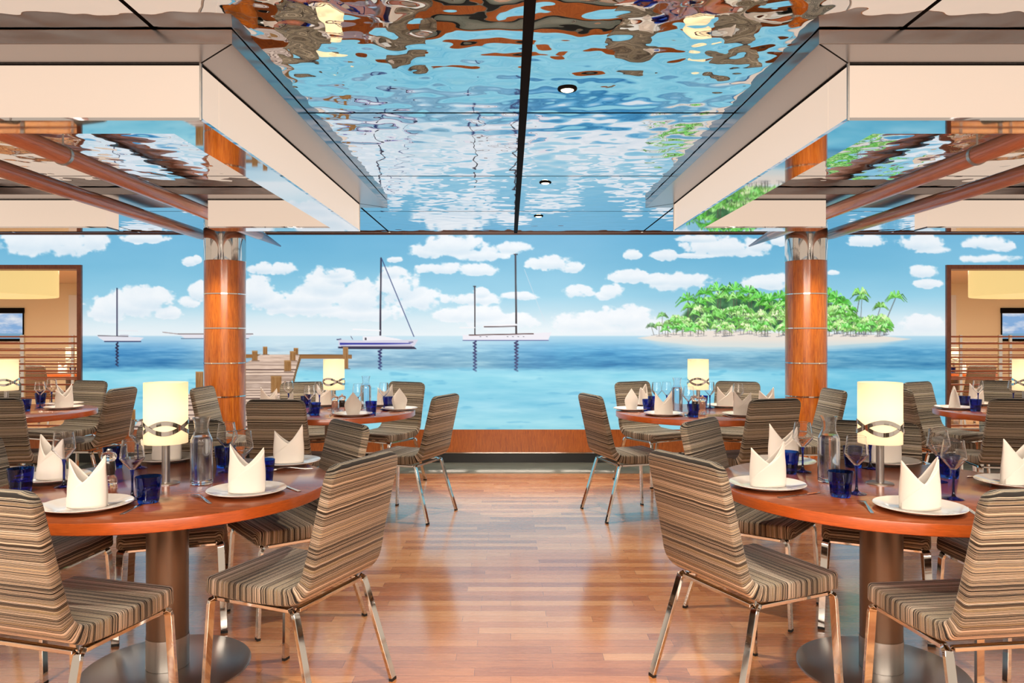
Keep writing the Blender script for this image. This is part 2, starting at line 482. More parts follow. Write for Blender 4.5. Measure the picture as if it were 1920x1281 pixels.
        P.poly([(634, 637), (690, 639), (784, 637), (776, 651), (636, 652)], (214, 212, 228)); P.poly([(637, 642.5), (772, 643.5), (768, 645.5), (637, 647)], (40, 50, 160)); P.line((640, 649.5), (772, 649), 1.3, (150, 140, 160))
        P.poly([(634, 650), (776, 650), (782, 655), (650, 654.5), (634, 653)], (22, 28, 70)); P.line((632, 637), (639, 636), 2, (60, 70, 110)); P.line((658, 631), (661, 636), 1.2, (80, 80, 110)); P.line((767, 642), (774, 641.5), 1.8, (100, 100, 140)); P.ripple(712.5, 656, 692, 4.0, (20, 34, 96))
        # ketch
        P.line((890, 537), (890.5, 628), 2.4, (22, 20, 44)); P.line((966.5, 477), (968, 626), 2.6, (26, 20, 40), w1=3.6); P.line((888, 537), (892, 537), 1.8, (22, 20, 44)); P.line((964, 477), (970, 477), 1.8, (22, 20, 44))
        P.line((862, 614.5), (890, 614.5), 2.2, (240, 240, 244)); P.line((907, 612), (968, 609), 3.6, (244, 244, 248)); P.line((908, 613), (966, 612), 1.8, (54, 30, 40))
        P.line((983, 505), (1021, 603), 0.9, (214, 224, 236), 0.8)
        P.poly([(867, 628), (940, 628.5), (1034, 623), (1028, 638), (868, 638)], (236, 234, 242)); P.line((880, 628.5), (1000, 626), 2.0, (76, 42, 46))
        for u in (900, 912, 951, 961, 971, 981): P.line((u, 631.5), (u + 1.4, 631.4), 1.3, (70, 70, 90))
        P.line((868, 638.5), (1028, 638.5), 1.6, (44, 66, 140)); P.ripple(890.5, 640, 694, 4.0, (20, 36, 96)); P.ripple(968, 640, 694, 4.6, (20, 34, 92))
        # island: sand, then palms from the back row to the front
        P.poly([(1196, 634), (1225, 629), (1260, 624), (1330, 620), (1420, 622), (1480, 626), (1560, 626), (1640, 628), (1708, 636), (1660, 642), (1560, 648), (1440, 652), (1320, 650), (1230, 640)], (238, 226, 214), 0.95, 3)
        P.poly([(1210, 637), (1330, 640), (1480, 642), (1690, 638), (1640, 652), (1480, 658), (1330, 658), (1240, 648)], (206, 222, 224), 0.6, 9)

        def palm(u, vtop, vbase, r, g, lean=0):
            P.line((u, vtop), (u - lean, vbase), max(0.9, r * 0.09), (92, 88, 76), 0.9)
            P.line((u - lean - 5, vbase + 0.8), (u - lean + 6, vbase), 1.0, (80, 90, 110), 0.5)
            for k in range(24):
                a = rng.uniform(-0.35, PI + 0.35); L = r * rng.uniform(0.85, 1.35); c = np.array(g) + rng.normal(0, 26) + (34 if math.sin(a) > 0.5 else -14)
                p0 = (u, vtop); p1 = (u + math.cos(a) * L * 0.6, vtop - math.sin(a) * L * 0.55); p2 = (u + math.cos(a) * L, vtop - math.sin(a) * L * 0.45 + L * 0.42)
                c = c * (1.12 if k > 11 else 0.72); P.line(p0, p1, 1.8, np.clip(c, 0, 255)); P.line(p1, p2, 1.7, np.clip(c + 10, 0, 255), w1=0.6)
        back = [(1346, 542, 600, 22), (1376, 542, 600, 22), (1404, 546, 600, 20), (1322, 548, 600, 16), (1290, 560, 605, 19), (1312, 565, 605, 15), (1425, 556, 605, 18), (1443, 560, 605, 18), (1462, 556, 605, 18), (1480, 560, 605, 18), (1500, 556, 605, 18),
                (1525, 555, 600, 18), (1553, 550, 600, 18), (1568, 556, 605, 18), (1580, 566, 605, 16), (1594, 578, 612, 13)]
        for pts in ([(1262, 616), (1276, 596), (1294, 574), (1322, 562), (1350, 552), (1402, 556), (1470, 566), (1470, 618)], [(1470, 618), (1470, 566), (1540, 564), (1572, 574), (1592, 590), (1650, 604), (1672, 614), (1660, 622)]):
            P.poly(pts, (74, 136, 74), 0.9, 6, lambda U, V: np.array([40, 98, 54]) + ((fbm(U * 3, V * 3, 26, 26, 501, 3) - 0.5) * 130)[..., None] * np.array([1, 1.1, 0.7]))
        for (u, vt, vb, r) in back: palm(u, vt + 2, vb, r, (72, 166, 52)); palm(u + 5, vt + 16, vb, r * 0.8, (110, 190, 80))
        palm(1613, 551, 596, 17, (110, 182, 72), 8); palm(1616, 560, 596, 11, (84, 150, 64), 2); palm(1680, 557, 600, 17, (96, 176, 64), 18); palm(1651, 575, 602, 13, (104, 164, 74), 8)
        for k in range(190):
            u = rng.uniform(1262, 1668); lim = 596 if (u < 1300 or u > 1600) else 578
            vt = rng.uniform(lim, 618)
            palm(u, vt, vt + 13, rng.uniform(8, 13), (104, 180, 78) if rng.random() < 0.6 else (154, 206, 118))
        for k in range(46):
            u = rng.uniform(1245, 1680); palm(u, rng.uniform(608, 619), rng.uniform(624, 631), rng.uniform(7, 11), (96, 186, 76) if rng.random() < 0.6 else (160, 212, 120))
        palm(1221, 612, 628, 9, (92, 134, 92), -5); palm(1242, 592, 626, 9, (92, 150, 80)); palm(1252, 606, 631, 8, (110, 156, 84)); palm(1236, 610, 630, 8, (120, 170, 90))
        # pier
        def deck(U, V):
            d = 1 / np.maximum(V - 641, 1); ph = d * 1900 % 1
            x = (U - (525 - (V - 665) * 0.92)) * d * 26
            base = np.array([222, 194, 174]) + ((fbm(U * 3, V * 3, 60, 5, 301, 3) - 0.5) * 60)[..., None]
            gap = sstep(0.70, 0.8, ph) * np.clip((V - 668) / 26, 0.15, 1)
            return base + (np.array([92, 70, 66]) - base) * gap[..., None]
        P.poly([(490, 665), (562, 665), (548, 716), (522, 808), (225, 808), (365, 733)], 0, 1, 0.8, deck)
        P.poly([(562, 665), (566, 668), (556, 700), (530, 808), (520, 808), (548, 716)], (122, 88, 52))
        br, bd = (150, 104, 58), (112, 74, 40)
        P.poly([(440, 665), (490, 664), (478, 671), (440, 672)], br); P.poly([(563, 664.5), (660, 665.5), (660, 673), (562, 673)], br); P.line((563, 665.5), (659, 666), 1.5, bd)
        for (u, a, b2, ww) in [(497, 650, 664.5, 8.5), (555, 652.5, 665, 8.5), (477.5, 658, 676, 10.5), (549, 658.5, 676, 10.5), (539.5, 676, 696, 13), (518, 705, 736, 20), (374, 697, 733, 14), (648, 651, 691, 10), (250, 768, 790, 8)]:
            P.poly([(u - ww / 2, a), (u + ww / 2, a), (u + ww / 2, b2), (u - ww / 2, b2)], br, 1, 0.8,
                   lambda U, V: np.array([152, 108, 62]) + ((fbm(U * 4, V, 8, 20, 401, 3) - 0.5) * 70)[..., None])
            P.line((u - ww / 2, b2 + 0.6), (u + ww / 2 + 3, b2 + 0.6), 1.6, (90, 66, 50), 0.7); P.line((u - ww / 2 + 1, a + 1), (u + ww / 2 - 1, a + 1), 2, (182, 138, 88))

    def mesh(s, name, mat, parent):
        nv, nu = s.U.shape
        X = CX + (s.U - CU) * WY / F; Z = CZ + (CV - s.V) * WY / F
        co = np.stack([X, np.full_like(X, WY), Z], -1).reshape(-1, 3)
        idx = np.arange(nv * nu).reshape(nv, nu)
        q = np.stack([idx[:-1, :-1], idx[1:, :-1], idx[1:, 1:], idx[:-1, 1:]], -1).reshape(-1, 4)
        me = bpy.data.meshes.new(name)
        me.vertices.add(len(co)); me.vertices.foreach_set('co', co.ravel())
        me.loops.add(q.size); me.loops.foreach_set('vertex_index', q.ravel().astype(np.int32))
        me.polygons.add(len(q)); me.polygons.foreach_set('loop_start', np.arange(0, q.size, 4, dtype=np.int32))
        me.update(calc_edges=True)
        c = np.clip(s.I, 0, 255) / 255; c = np.where(c <= 0.04045, c / 12.92, ((c + 0.055) / 1.055) ** 2.4)
        at_ = me.color_attributes.new('print', 'FLOAT_COLOR', 'POINT')
        at_.data.foreach_set('color', np.concatenate([c.reshape(-1, 3), np.ones((c.shape[0] * c.shape[1], 1))], 1).ravel().astype(np.float32))
        me.materials.append(mat)
        o = bpy.data.objects.new(name, me); C.objects.link(o); o.parent = parent
        return o


t = NT('backlit_print').set(color=(10, 10, 10), rough=0.45)
ca = t.n('VertexColor'); ca.layer_name = 'print'; t.l(ca.outputs['Color'], t.p.inputs['Emission Color']); t.p.inputs['Emission Strength'].default_value = 1.0
t.m.cycles.emission_sampling = 'FRONT'
M['print'] = t.m

OPL, OPR, OPT = -4.618, 4.60, 2.11              # inner edges and top of the two openings in the mural wall
ZB, ZT = 0.353, 2.432                          # bottom and top of the mural


def upx(x): return CU + (x - CX) * F / WY
def vpx(z): return CV - (z - CZ) * F / WY


mural = thing('seascape_mural', 'backlit seascape mural with moored sailboats, wooden pier and palm island across the back wall', 'mural', (0, 0, 0))
p = Print(upx(OPL), upx(OPR), vpx(ZT), vpx(ZB), 1.2); p.scene(); p.mesh('mural_print', M['print'], mural)
for a, b_ in ((-7.0, OPL), (OPR, 7.0)):
    p = Print(upx(a), upx(b_), vpx(ZT), vpx(OPT), 2.0); p.mesh('mural_print', M['print'], mural)

# ------------------------------------------------------------------ the shell
struct('floor', MB().box(-7.2, 7.2, -3.2, 7.31, -0.1, 0), 'parquet', smooth=0)
struct('trim_1', MB().box(-7.2, 7.2, 7.31, 8.2, -0.1, 0), 'border', smooth=0)
struct('wall_back', MB().box(OPL, OPR, WY + 0.006, WY + 0.16, 0, 2.45).box(-7.0, OPL, WY + 0.006, WY + 0.16, OPT, 2.45).box(OPR, 7.0, WY + 0.006, WY + 0.16, OPT, 2.45)
       .box(-7.0, OPL, WY + 0.006, WY + 0.16, 0, ZB).box(OPR, 7.0, WY + 0.006, WY + 0.16, 0, ZB), 'white', smooth=0)
struct('baseboard_back', MB().box(-7, 7, WY - 0.012, WY + 0.005, 0.112, ZB), 'skirting', smooth=0)
struct('trim_2', MB().box(-7, 7, WY - 0.016, WY + 0.005, 0.100, 0.111), 'chrome', smooth=0)
struct('trim_3', MB().box(-7, 7, WY - 0.006, WY + 0.005, 0, 0.099), 'plinth', smooth=0)
struct('trim_4', MB().box(-7, 7, WY - 0.03, WY + 0.005, ZT + 0.001, 2.452), 'dark_trim', smooth=0)
for i, (x0, x1, sgn) in enumerate(((-7.0, OPL, -1), (OPR, 7.0, 1))):
    e = OPL if sgn < 0 else OPR
    ix = sorted((e, e + sgn * 0.045))
    mbf = MB().box(ix[0], ix[1], WY - 0.03, WY + 0.17, ZB, OPT).box(x0 if sgn < 0 else ix[1], ix[0] if sgn < 0 else x1, WY - 0.03, WY + 0.17, OPT - 0.045, OPT)
    struct('trim_%d' % (5 + i), mbf, 'frame_wood', smooth=0)

# ceiling panels of rippled mirror with dark joints
ceil = MB()
xs = [-7.2, -5.32, -3.99, -2.66, -1.33, 0.01, 1.35, 2.68, 4.01, 5.34, 7.2]
ys = [-3.2, -2.13, -0.68, 0.77, 2.22, 3.67, 5.12, 6.57, WY - 0.02]
CH = 2.453
for i in range(len(xs) - 1):
    for j in range(len(ys) - 1):
        gx0 = 0.02 if xs[i] == 0.01 else 0.009; gx1 = 0.02 if xs[i + 1] == 0.01 else 0.009
        ceil.box(xs[i] + gx0, xs[i + 1] - gx1, ys[j] + 0.009, ys[j + 1] - 0.009, CH, CH + 0.01)
struct('ceiling', ceil, 'ripple', smooth=0)
struct('trim_7', MB().box(-7.2, 7.2, -3.2, WY, CH + 0.012, CH + 0.05), 'dark', smooth=0)
struct('trim_8', MB().box(-0.009, 0.029, -3.2, WY - 0.03, CH - 0.004, CH + 0.0115), 'dark', smooth=0)

# ------------------------------------------------------------------ ceiling light frames, one over each row of tables
def light_frame(sgn, label):
    t = thing('ceiling_light_frame', label, 'ceiling light', (sgn * 2.75, 4.36, CH), 0, 'square ceiling light frames')
    # local coordinates: outer satin ring 3.4 x 3.4, light boxes 3.02 x 3.02
    O, I_, zt, zs = 1.70, 1.13, 0.0, -0.056
    m = MB()
    for (x0, x1, y0, y1) in ((-O, O, -O, -O + 0.19), (-O, O, O - 0.19, O), (-O, -O + 0.19, -O + 0.19, O - 0.19), (O - 0.19, O, -O + 0.19, O - 0.19)):
        pass
    def ring(a, b, z0, z1):
        vs, fs = [], []
        for z in (z0, z1):
            for r in (a, b): vs += [(-r, -r, z), (r, -r, z), (r, r, z), (-r, r, z)]
        for k in range(4):
            n = (k + 1) % 4
            fs += [(k, n, 4 + n, 4 + k), (8 + k, 12 + k, 12 + n, 8 + n), (k, 8 + k, 8 + n, n), (4 + k, 4 + n, 12 + n, 12 + k)]
        return vs, fs
    m = MB().add(*ring(1.13, O, zs, zs + 0.052))
    obj('soffit', m, 'soffit', t, smooth=0, bevel=0.002)
    B, b2, zb, g = 1.51, 1.325, -0.275, 0.385
    parts = [(-B, -g, -B, -b2), (g, B, -B, -b2), (-B, -g, b2, B), (g, B, b2, B), (-B, -b2, -b2, b2), (b2, B, -b2, b2)]
    for (x0, x1, y0, y1) in parts:
        d = obj('light_box', MB().box(x0 + 0.003, x1 - 0.003, y0 + 0.003, y1 - 0.003, zb + 0.012, zs), 'diffuser', t, smooth=0)
        obj('bottom_plate', MB().box(x0, x1, y0, y1, zb, zb + 0.0115), 'mirror', d, smooth=0)
    # dark strips stand in for the shadow gap between soffit and light boxes, mitre joints in the soffit
    rv = MB()
    for (x0, x1, y0, y1) in parts: rv.box(x0 + 0.001, x1 - 0.001, y0 + 0.001, y1 - 0.001, zs - 0.007, zs - 0.0005)
    obj('shadow_gap_strip', rv, 'dark', t, smooth=0)
    mt = MB()
    for (sx, sy) in ((-1, -1), (1, -1), (-1, 1), (1, 1)): mt.bar([(sx * 1.512, sy * 1.512, zs - 0.0004), (sx * 1.698, sy * 1.698, zs - 0.0004)], 0.005, 0.001)
    obj('mitre_joint', mt, 'dark', t, smooth=0)
    # thin metal corner strips
    for (x, y) in ((-B, -B), (B, -B), (-B, B), (B, B)):
        obj('corner_strip', MB().box(x - 0.004, x + 0.004, y - 0.004, y + 0.004, zb, zs), 'brushed', t, smooth=0)
    return t


light_frame(-1, 'square glowing light frame under the mirrored ceiling on the left')
light_frame(1, 'square glowing light frame under the mirrored ceiling on the right')

# wooden booms hung under the frames
def boom(x, label, ringy):
    t = thing('wooden_boom', label, 'boom', (x, 4.5, 2.33), 0, 'wooden booms hung under the ceiling')
    y0, y1 = -3.0, 2.62
    obj('shaft', MB().tube([(0, y0, 0), (0, y0 + 0.02, 0), (0, y1, 0), (0, y1 + 0.05, 0)], [0.04, 0.05, 0.05, 0.046], 24), 'boom', t)
    obj('tip', MB().tube([(0, y1 + 0.05, 0), (0, y1 + 0.10, -0.002), (0, y1 + 0.72, -0.03)], [0.045, 0.043, 0.008], 20), 'boom_tip', t, label='grey tapered tip')
    for yy in ringy:
        c = obj('clamp_ring', MB().tube([(0, yy - 0.012, 0), (0, yy + 0.012, 0)], 0.055, 24), 'brushed', t)
        obj('hanger_rod', MB().tube([(0, yy, 0.05), (0, yy, CH - 2.33)], 0.005, 8), 'brushed', c)


boom(-2.47, 'reddish wooden boom left of the aisle, the one nearer the aisle', (-0.48, -2.4))
boom(-3.03, 'reddish wooden boom left of the aisle, the one farther from the aisle', (-0.48, -2.4))
boom(2.47, 'reddish wooden boom right of the aisle, the one nearer the aisle', (-0.48, -2.4))
boom(3.03, 'reddish wooden boom right of the aisle, the one farther from the aisle', (-0.48, -2.4))

# ------------------------------------------------------------------ columns
def column(x, label):
    t = thing('column', label, 'column', (x, 7.03, 0), 0, 'round veneered columns')
    obj('veneer', MB().lathe([(0.187, 0.0), (0.187, 2.054)], 64), 'column_wood', t)
    for z in (0.155, 0.472, 0.789, 1.10, 1.425, 1.745):
        obj('metal_band', MB().lathe([(0.1872, z - 0.006), (0.1895, z - 0.005), (0.1895, z + 0.005), (0.1872, z + 0.006)], 64), 'chrome', t)
    obj('capital', MB().lathe([(0.186, 2.054), (0.190, 2.056), (0.190, 2.30), (0.19, 2.34), (0.19, 2.452)], 64), 'chrome', t, label='polished chrome capital')
    return t


column(-2.745, 'round wood veneered column with chrome bands left of the aisle')
column(2.745, 'round wood veneered column with chrome bands right of the aisle')

# ------------------------------------------------------------------ downlights
def downlight(x, y, label, power=34):
    t = thing('downlight', label, 'downlight', (x, y, CH), 0, 'recessed downlights')
    obj('trim_ring', MB().lathe([(0.030, 0.0), (0.030, -0.008), (0.042, -0.006), (0.044, 0.0), (0.030, 0.0)], 32), 'dark', t)
    obj('lens', MB().lathe([(0.0, -0.014), (0.018, -0.0125), (0.027, -0.009), (0.0295, -0.004), (0.0295, 0.001)], 24), 'lens', t)
    lamp('downlight_beam', 'SPOT', (0, 0, -0.03), power, WARM, t, spot_size=R(95), spot_blend=0.7, shadow_soft_size=0.03)
    return t


for (x, y, n) in ((0.2, 3.31, 'nearest of the three in the aisle ceiling'), (0.2, 5.33, 'middle one of the three in the aisle ceiling'), (0.21, 6.82, 'farthest of the three, close to the mural')):
    downlight(x, y, 'small glowing recessed downlight, ' + n, 120)
downlight(0.2, 1.3, 'recessed downlight above the near end of the aisle', 330)
for x in (-2.1, 2.1): downlight(x, 1.2, 'recessed downlight over the near %s table' % ('left' if x < 0 else 'right'), 260)
for x in (-1.75, 1.75): downlight(x, 2.15, 'added unseen downlight before the %s light frame' % ('left' if x < 0 else 'right'), 90)  # added pair, kept just out of frame, there only for its light
for x in (-2.745, 2.745): downlight(x, 6.32, 'added unseen downlight in front of the %s column' % ('left' if x < 0 else 'right'), 100)  # added behind the light boxes to brighten the columns and far chairs
for x in (-1.6, 1.6): downlight(x, 6.35, 'added unseen downlight above the %s aisle table near the mural' % ('left' if x < 0 else 'right'), 120)  # extra pair hidden by the light boxes, lifts the chairs near the mural
for x in (-4.1, 4.1): downlight(x, 6.4, 'added unseen downlight above the far %s table' % ('left' if x < 0 else 'right'), 110)  # extra pair hidden by the light boxes, lifts the outer chairs

# ------------------------------------------------------------------ chair
def chair_shell():
    """side profile of the upholstered shell as centreline points (y, z, thickness, half width)"""
    pts = []
    yb, zb, Rb = -0.125, 0.447, 0.105
    for k in range(9): y = 0.235 + (yb - 0.235) * k / 8; pts.append((y, zb - 0.006 * math.sin(PI * k / 8)))
    lean = R(13.5); n = 9
    for k in range(1, n + 1):
        a = (PI / 2 - lean) * k / n
        pts.append((yb - Rb * math.sin(a), zb + Rb * (1 - math.cos(a))))
    y1, z1 = pts[-1]; dy, dz = -math.sin(lean), math.cos(lean); L = (0.913 - z1) / dz
    for k in range(1, 15): pts.append((y1 + dy * L * k / 14, z1 + dz * L * k / 14))
    S = [0.0]
    for i in range(1, len(pts)): S.append(S[-1] + math.hypot(pts[i][0] - pts[i - 1][0], pts[i][1] - pts[i - 1][1]))
    # refine ends for rounded corners
    out = []; T = S[-1]
    def P(s):
        s = min(max(s, 0), T)
        for i in range(1, len(S)):
            if s <= S[i] + 1e-9:
                f = (s - S[i - 1]) / (S[i] - S[i - 1]); return (pts[i - 1][0] + (pts[i][0] - pts[i - 1][0]) * f, pts[i - 1][1] + (pts[i][1] - pts[i - 1][1]) * f)
    ss = sorted(set([0, .002, .006, .012, .02, .03, .045] + [0.045 + (T - 0.09) * k / 36 for k in range(37)] + [T - q for q in (.045, .03, .02, .012, .006, .002, 0)]))
    for s in ss:
        y, z = P(s); a = P(s - 0.01); b = P(s + 0.01); d = Vector((b[0] - a[0], b[1] - a[1])).normalized()
        thk = 0.062 - 0.020 * sstep(0.30, 0.62, np.float64(s))
        hw = 0.222 - 0.014 * max(0, s - 0.42) / (T - 0.42)
        for e, rc in ((s, 0.035), (T - s, 0.05)):
            if e < rc: hw -= rc - math.sqrt(max(rc * rc - (rc - e) ** 2, 0))
            if e < 0.02: thk = min(thk, (0.062 if e == s else 0.042) * (0.35 + 0.65 * math.sqrt(max(1 - (1 - e / 0.02) ** 2, 0))))
        out.append((s, y, z, d, thk, hw))
    return out, T


def shell_mesh(rows, cap0, cap1):
    m = MB(); m.uv = []; n = 12
    for (s, y, z, d, thk, hw) in rows:
        nx, nz = -d[1], d[0]                      # normal pointing up / forward
        h = thk / 2; c = min(0.010, h * 0.8)
        ring = [(-hw + c, h), (-hw + 0.3 * c, h - 0.3 * c), (-hw, h - c), (-hw, -h + c), (-hw + 0.3 * c, -h + 0.3 * c), (-hw + c, -h), (hw - c, -h), (hw - 0.3 * c, -h + 0.3 * c), (hw, -h + c), (hw, h - c), (hw - 0.3 * c, h - 0.3 * c), (hw - c, h)]
        for (x, q) in ring:
            crown = 0.006 * (1 - (x / max(hw, 0.01)) ** 2) if q > 0 else 0
            m.v.append((x, y - nx * (q + crown) * -1 * -1 if False else y + (-d[1]) * (q + crown), z + d[0] * -1 * (q + crown) * -1))
            k0 = max(0, 1 - s / 0.03); k1 = max(0, 1 - (shell_T - s) / 0.06); m.uv.append((s + (q - h) * k0 + (q + h) * k1, x))
    for i in range(len(rows) - 1):
        for k in range(n):
            j = (k + 1) % n; m.f.append((i * n + k, (i + 1) * n + k, (i + 1) * n + j, i * n + j))
    if cap0: m.f.append(tuple(range(n)))
    if cap1: m.f.append(tuple((len(rows) - 1) * n + k for k in range(n - 1, -1, -1)))
    return m


def make_chair():
    t = thing('dining_chair', 'striped', 'chair', (0, 0, 0), 0, 'striped dining chairs')
    global shell_T
    rows, shell_T = chair_shell()
    # d is the direction seat front -> back -> up; flip so that the normal points to the sitter
    rows = [(s, y, z, Vector((-d[0], -d[1])), th, hw) for (s, y, z, d, th, hw) in rows]
    cut = next(i for i, q in enumerate(rows) if q[0] > 0.44)
    obj('seat', shell_mesh(rows[:cut + 1], True, False), 'fabric', t, smooth=50)
    obj('backrest', shell_mesh(rows[cut:], False, True), 'fabric', t, smooth=50)
    zr = 0.402; xr, yf, yr = 0.198, 0.195, -0.165
    fr = MB().bar([(-xr, yr + 0.02, zr), (-xr, yf - 0.02, zr)], 0.028, 0.014).bar([(xr, yr + 0.02, zr), (xr, yf - 0.02, zr)], 0.028, 0.014)
    fr.bar([(-xr + 0.012, yr, zr), (xr - 0.012, yr, zr)], 0.024, 0.0135).bar([(-xr + 0.012, yf, zr - 0.0005), (xr - 0.012, yf, zr - 0.0005)], 0.024, 0.0125)
    obj('frame', fr, 'chrome', t, smooth=0, bevel=0.002)
    for (sx, y, fx, fy) in ((-1, yf, 0.222, 0.225), (1, yf, 0.222, 0.225), (-1, yr, 0.238, -0.285), (1, yr, 0.238, -0.285)):
        dy = 1 if y > 0 else -1; q = 0.010
        top = Vector((sx * (xr + 0.004), y - dy * 0.012, zr)); ft = Vector((sx * fx, fy, q))
        kn = Vector((sx * (xr + 0.010), y + dy * 0.012, zr - 0.024)); mid = Vector((sx * (xr + 0.009), y + dy * 0.006, zr - 0.007))
        l = obj('leg', MB().bar([top, mid, kn, ft], 0.030, 0.015, up=(0, 1, 0)), 'chrome', t, smooth=35, bevel=0.0015)
        obj('foot_cap', MB().box(ft.x - 0.0152, ft.x + 0.0152, ft.y - 0.0079, ft.y + 0.0079, 0, q + 0.001), 'rubber', l, smooth=0)
    return t


chair = make_chair()
CHAIRS = [
    # x, y, facing, label
    (-0.872, 2.817, 157, 'striped chair on the aisle side of the near left table, its back to the aisle'),
    (-1.50, 2.45, 74, 'striped chair at the front of the near left table, cut by the left picture edge'),
    (-1.13, 3.62, 217, 'striped chair at the back right of the near left table, facing the camera'),
    (-1.64, 3.53, 289, 'striped chair half hidden behind the lamp and carafe of the near left table'),
    (-2.07, 3.13, -5, 'striped chair at the left of the near left table, only its seat tip showing'),
    (-0.824, 5.655, 159, 'striped chair on the aisle side of the left aisle table near the mural'),
    (-1.646, 5.45, 85, 'striped chair with back to the camera at the left aisle table near the mural'),
    (-1.926, 6.82, 290, 'striped chair behind the table lamp at the left aisle table near the mural'),
    (-1.196, 6.85, 240, 'striped chair at the back right of the left aisle table near the mural'),
    (-2.39, 6.40, 358, 'striped chair standing before the left column'),
    (-3.64, 6.30, 178, 'striped chair turned sideways on the right of the far left table'),
    (-4.286, 7.03, 250, 'striped chair behind the far left table, beside the slatted screen'),
    (-4.98, 7.0, 290, 'striped chair mostly hidden behind the far left table lamp'),
    (-3.776, 5.56, 100, 'striped chair with back to the camera at the far left picture edge'),
    (0.869, 2.86, 25, 'striped chair on the aisle side of the near right table, its back to the aisle'),
    (1.455, 2.45, 97, 'striped chair at the front of the near right table, cut by the right picture edge'),
    (1.19, 3.72, 322, 'striped chair at the back left of the near right table, facing the camera'),
    (1.68, 3.54, 244, 'striped chair half hidden behind the lamp of the near right table'),
    (2.05, 3.06, 182, 'striped chair at the right of the near right table, only its seat tip showing'),
    (0.851, 5.68, 16.5, 'striped chair on the aisle side of the right aisle table near the mural'),
    (1.284, 6.90, 300, 'striped chair at the back left of the right aisle table near the mural'),
    (2.014, 6.90, 245, 'striped chair at the back right of the right aisle table near the mural'),
    (1.704, 5.50, 108, 'striped chair with back to the camera at the right aisle table near the mural'),
    (2.31, 6.14, 181, 'striped chair standing before the right column'),
    (4.004, 6.85, 300, 'striped chair behind the far right table, against the turquoise water'),
    (3.534, 6.30, 2, 'striped chair turned sideways on the left of the far right table, behind a lamp'),
    (3.584, 5.52, 80, 'striped chair with back to the camera at the far right picture edge'),
    (4.634, 7.0, 240, 'striped chair mostly hidden behind the far right table lamp'),
    (-7.2, 11.42, 90, 'striped chair in the side room behind the left slatted screen'),
    (7.0, 11.42, 90, 'striped chair in the side room behind the right slatted screen, nearer the frame'),
    (7.72, 11.5, 110, 'striped chair in the side room behind the right slatted screen, farther from the frame'),
]
for (x, y, a, lab) in CHAIRS: place(chair, lab, (x, y, 0), R(a - 90))

# ------------------------------------------------------------------ tables
def make_table():
    t = thing('round_table', 'round', 'table', (0, 0, 0), 0, 'round pedestal tables')
    obj('tabletop', MB().lathe([(0.0, 0.75), (0.638, 0.75), (0.641, 0.748)], 96), 'tabletop', t)
    obj('table_edge', MB().lathe([(0.641, 0.748), (0.642, 0.746), (0.642, 0.710), (0.638, 0.707), (0.0, 0.707)], 96), 'edge', t, label='orange brown veneered edge')
    obj('pedestal', MB().lathe([(0.080, 0.12), (0.080, 0.7065)], 48), 'pole', t)
    obj('collar', MB().lathe([(0.082, 0.012), (0.082, 0.135)], 48), 'brushed', t, label='polished metal collar')
    obj('base_plate', MB().lathe([(0.322, 0.0), (0.322, 0.006), (0.316, 0.009), (0.1, 0.011), (0.0, 0.012)], 96), 'brushed', t)
    return t


TB = {'NL': (-1.452, 3.035, 'near left table'), 'NR': (1.449, 3.015, 'near right table'), 'ML': (-1.465, 6.0, 'left aisle table near the mural'),
      'MR': (1.439, 5.93, 'right aisle table near the mural'), 'OL': (-4.08, 5.95, 'far left table'), 'OR': (4.06, 5.95, 'far right table'),
      'BL': (-7.3, 12.3, 'left side room table'), 'BR': (7.35, 12.4, 'right side room table')}
table = make_table()
TLAB = {'NL': 'large round wooden table in the left foreground', 'NR': 'large round wooden table in the right foreground', 'ML': 'round wooden table left of the aisle, close to the mural',
        'MR': 'round wooden table right of the aisle, close to the mural', 'OL': 'round wooden table cut by the left picture edge', 'OR': 'round wooden table cut by the right picture edge',
        'BL': 'round table in the side room behind the left screen', 'BR': 'round table in the side room behind the right screen'}
for k in TB: place(table, TLAB[k], (TB[k][0], TB[k][1], 0))

# ------------------------------------------------------------------ table ware prototypes
def band(amp, phase, r, z, w):                # a metal ribbon waving round the shade
    m = MB(); n = 96; vs, fs = [], []
    for i in range(n):
        a = 2 * PI * i / n; zc = z + amp * math.cos(2 * a - phase)
        for (rr, dz) in ((r, -w / 2), (r + 0.002, -w / 2), (r + 0.002, w / 2), (r, w / 2)): vs.append((rr * math.cos(a), rr * math.sin(a), zc + dz))
    for i in range(n):
        j = (i + 1) % n
        for k in range(4): fs.append((i * 4 + k, j * 4 + k, j * 4 + (k + 1) % 4, i * 4 + (k + 1) % 4))
    return m.add(vs, fs)


def support(prof, e=0.0012):                   # extra loops near the corners keep the wall's shading normals parallel
    out = [prof[0]]
    for (r0, z0), (r1, z1) in zip(prof, prof[1:]):
        L = math.hypot(r1 - r0, z1 - z0)
        if L > 4 * e:
            for f in (e / L, 0.5, 1 - e / L): out.append((r0 + (r1 - r0) * f, z0 + (z1 - z0) * f))
        out.append((r1, z1))
    return out


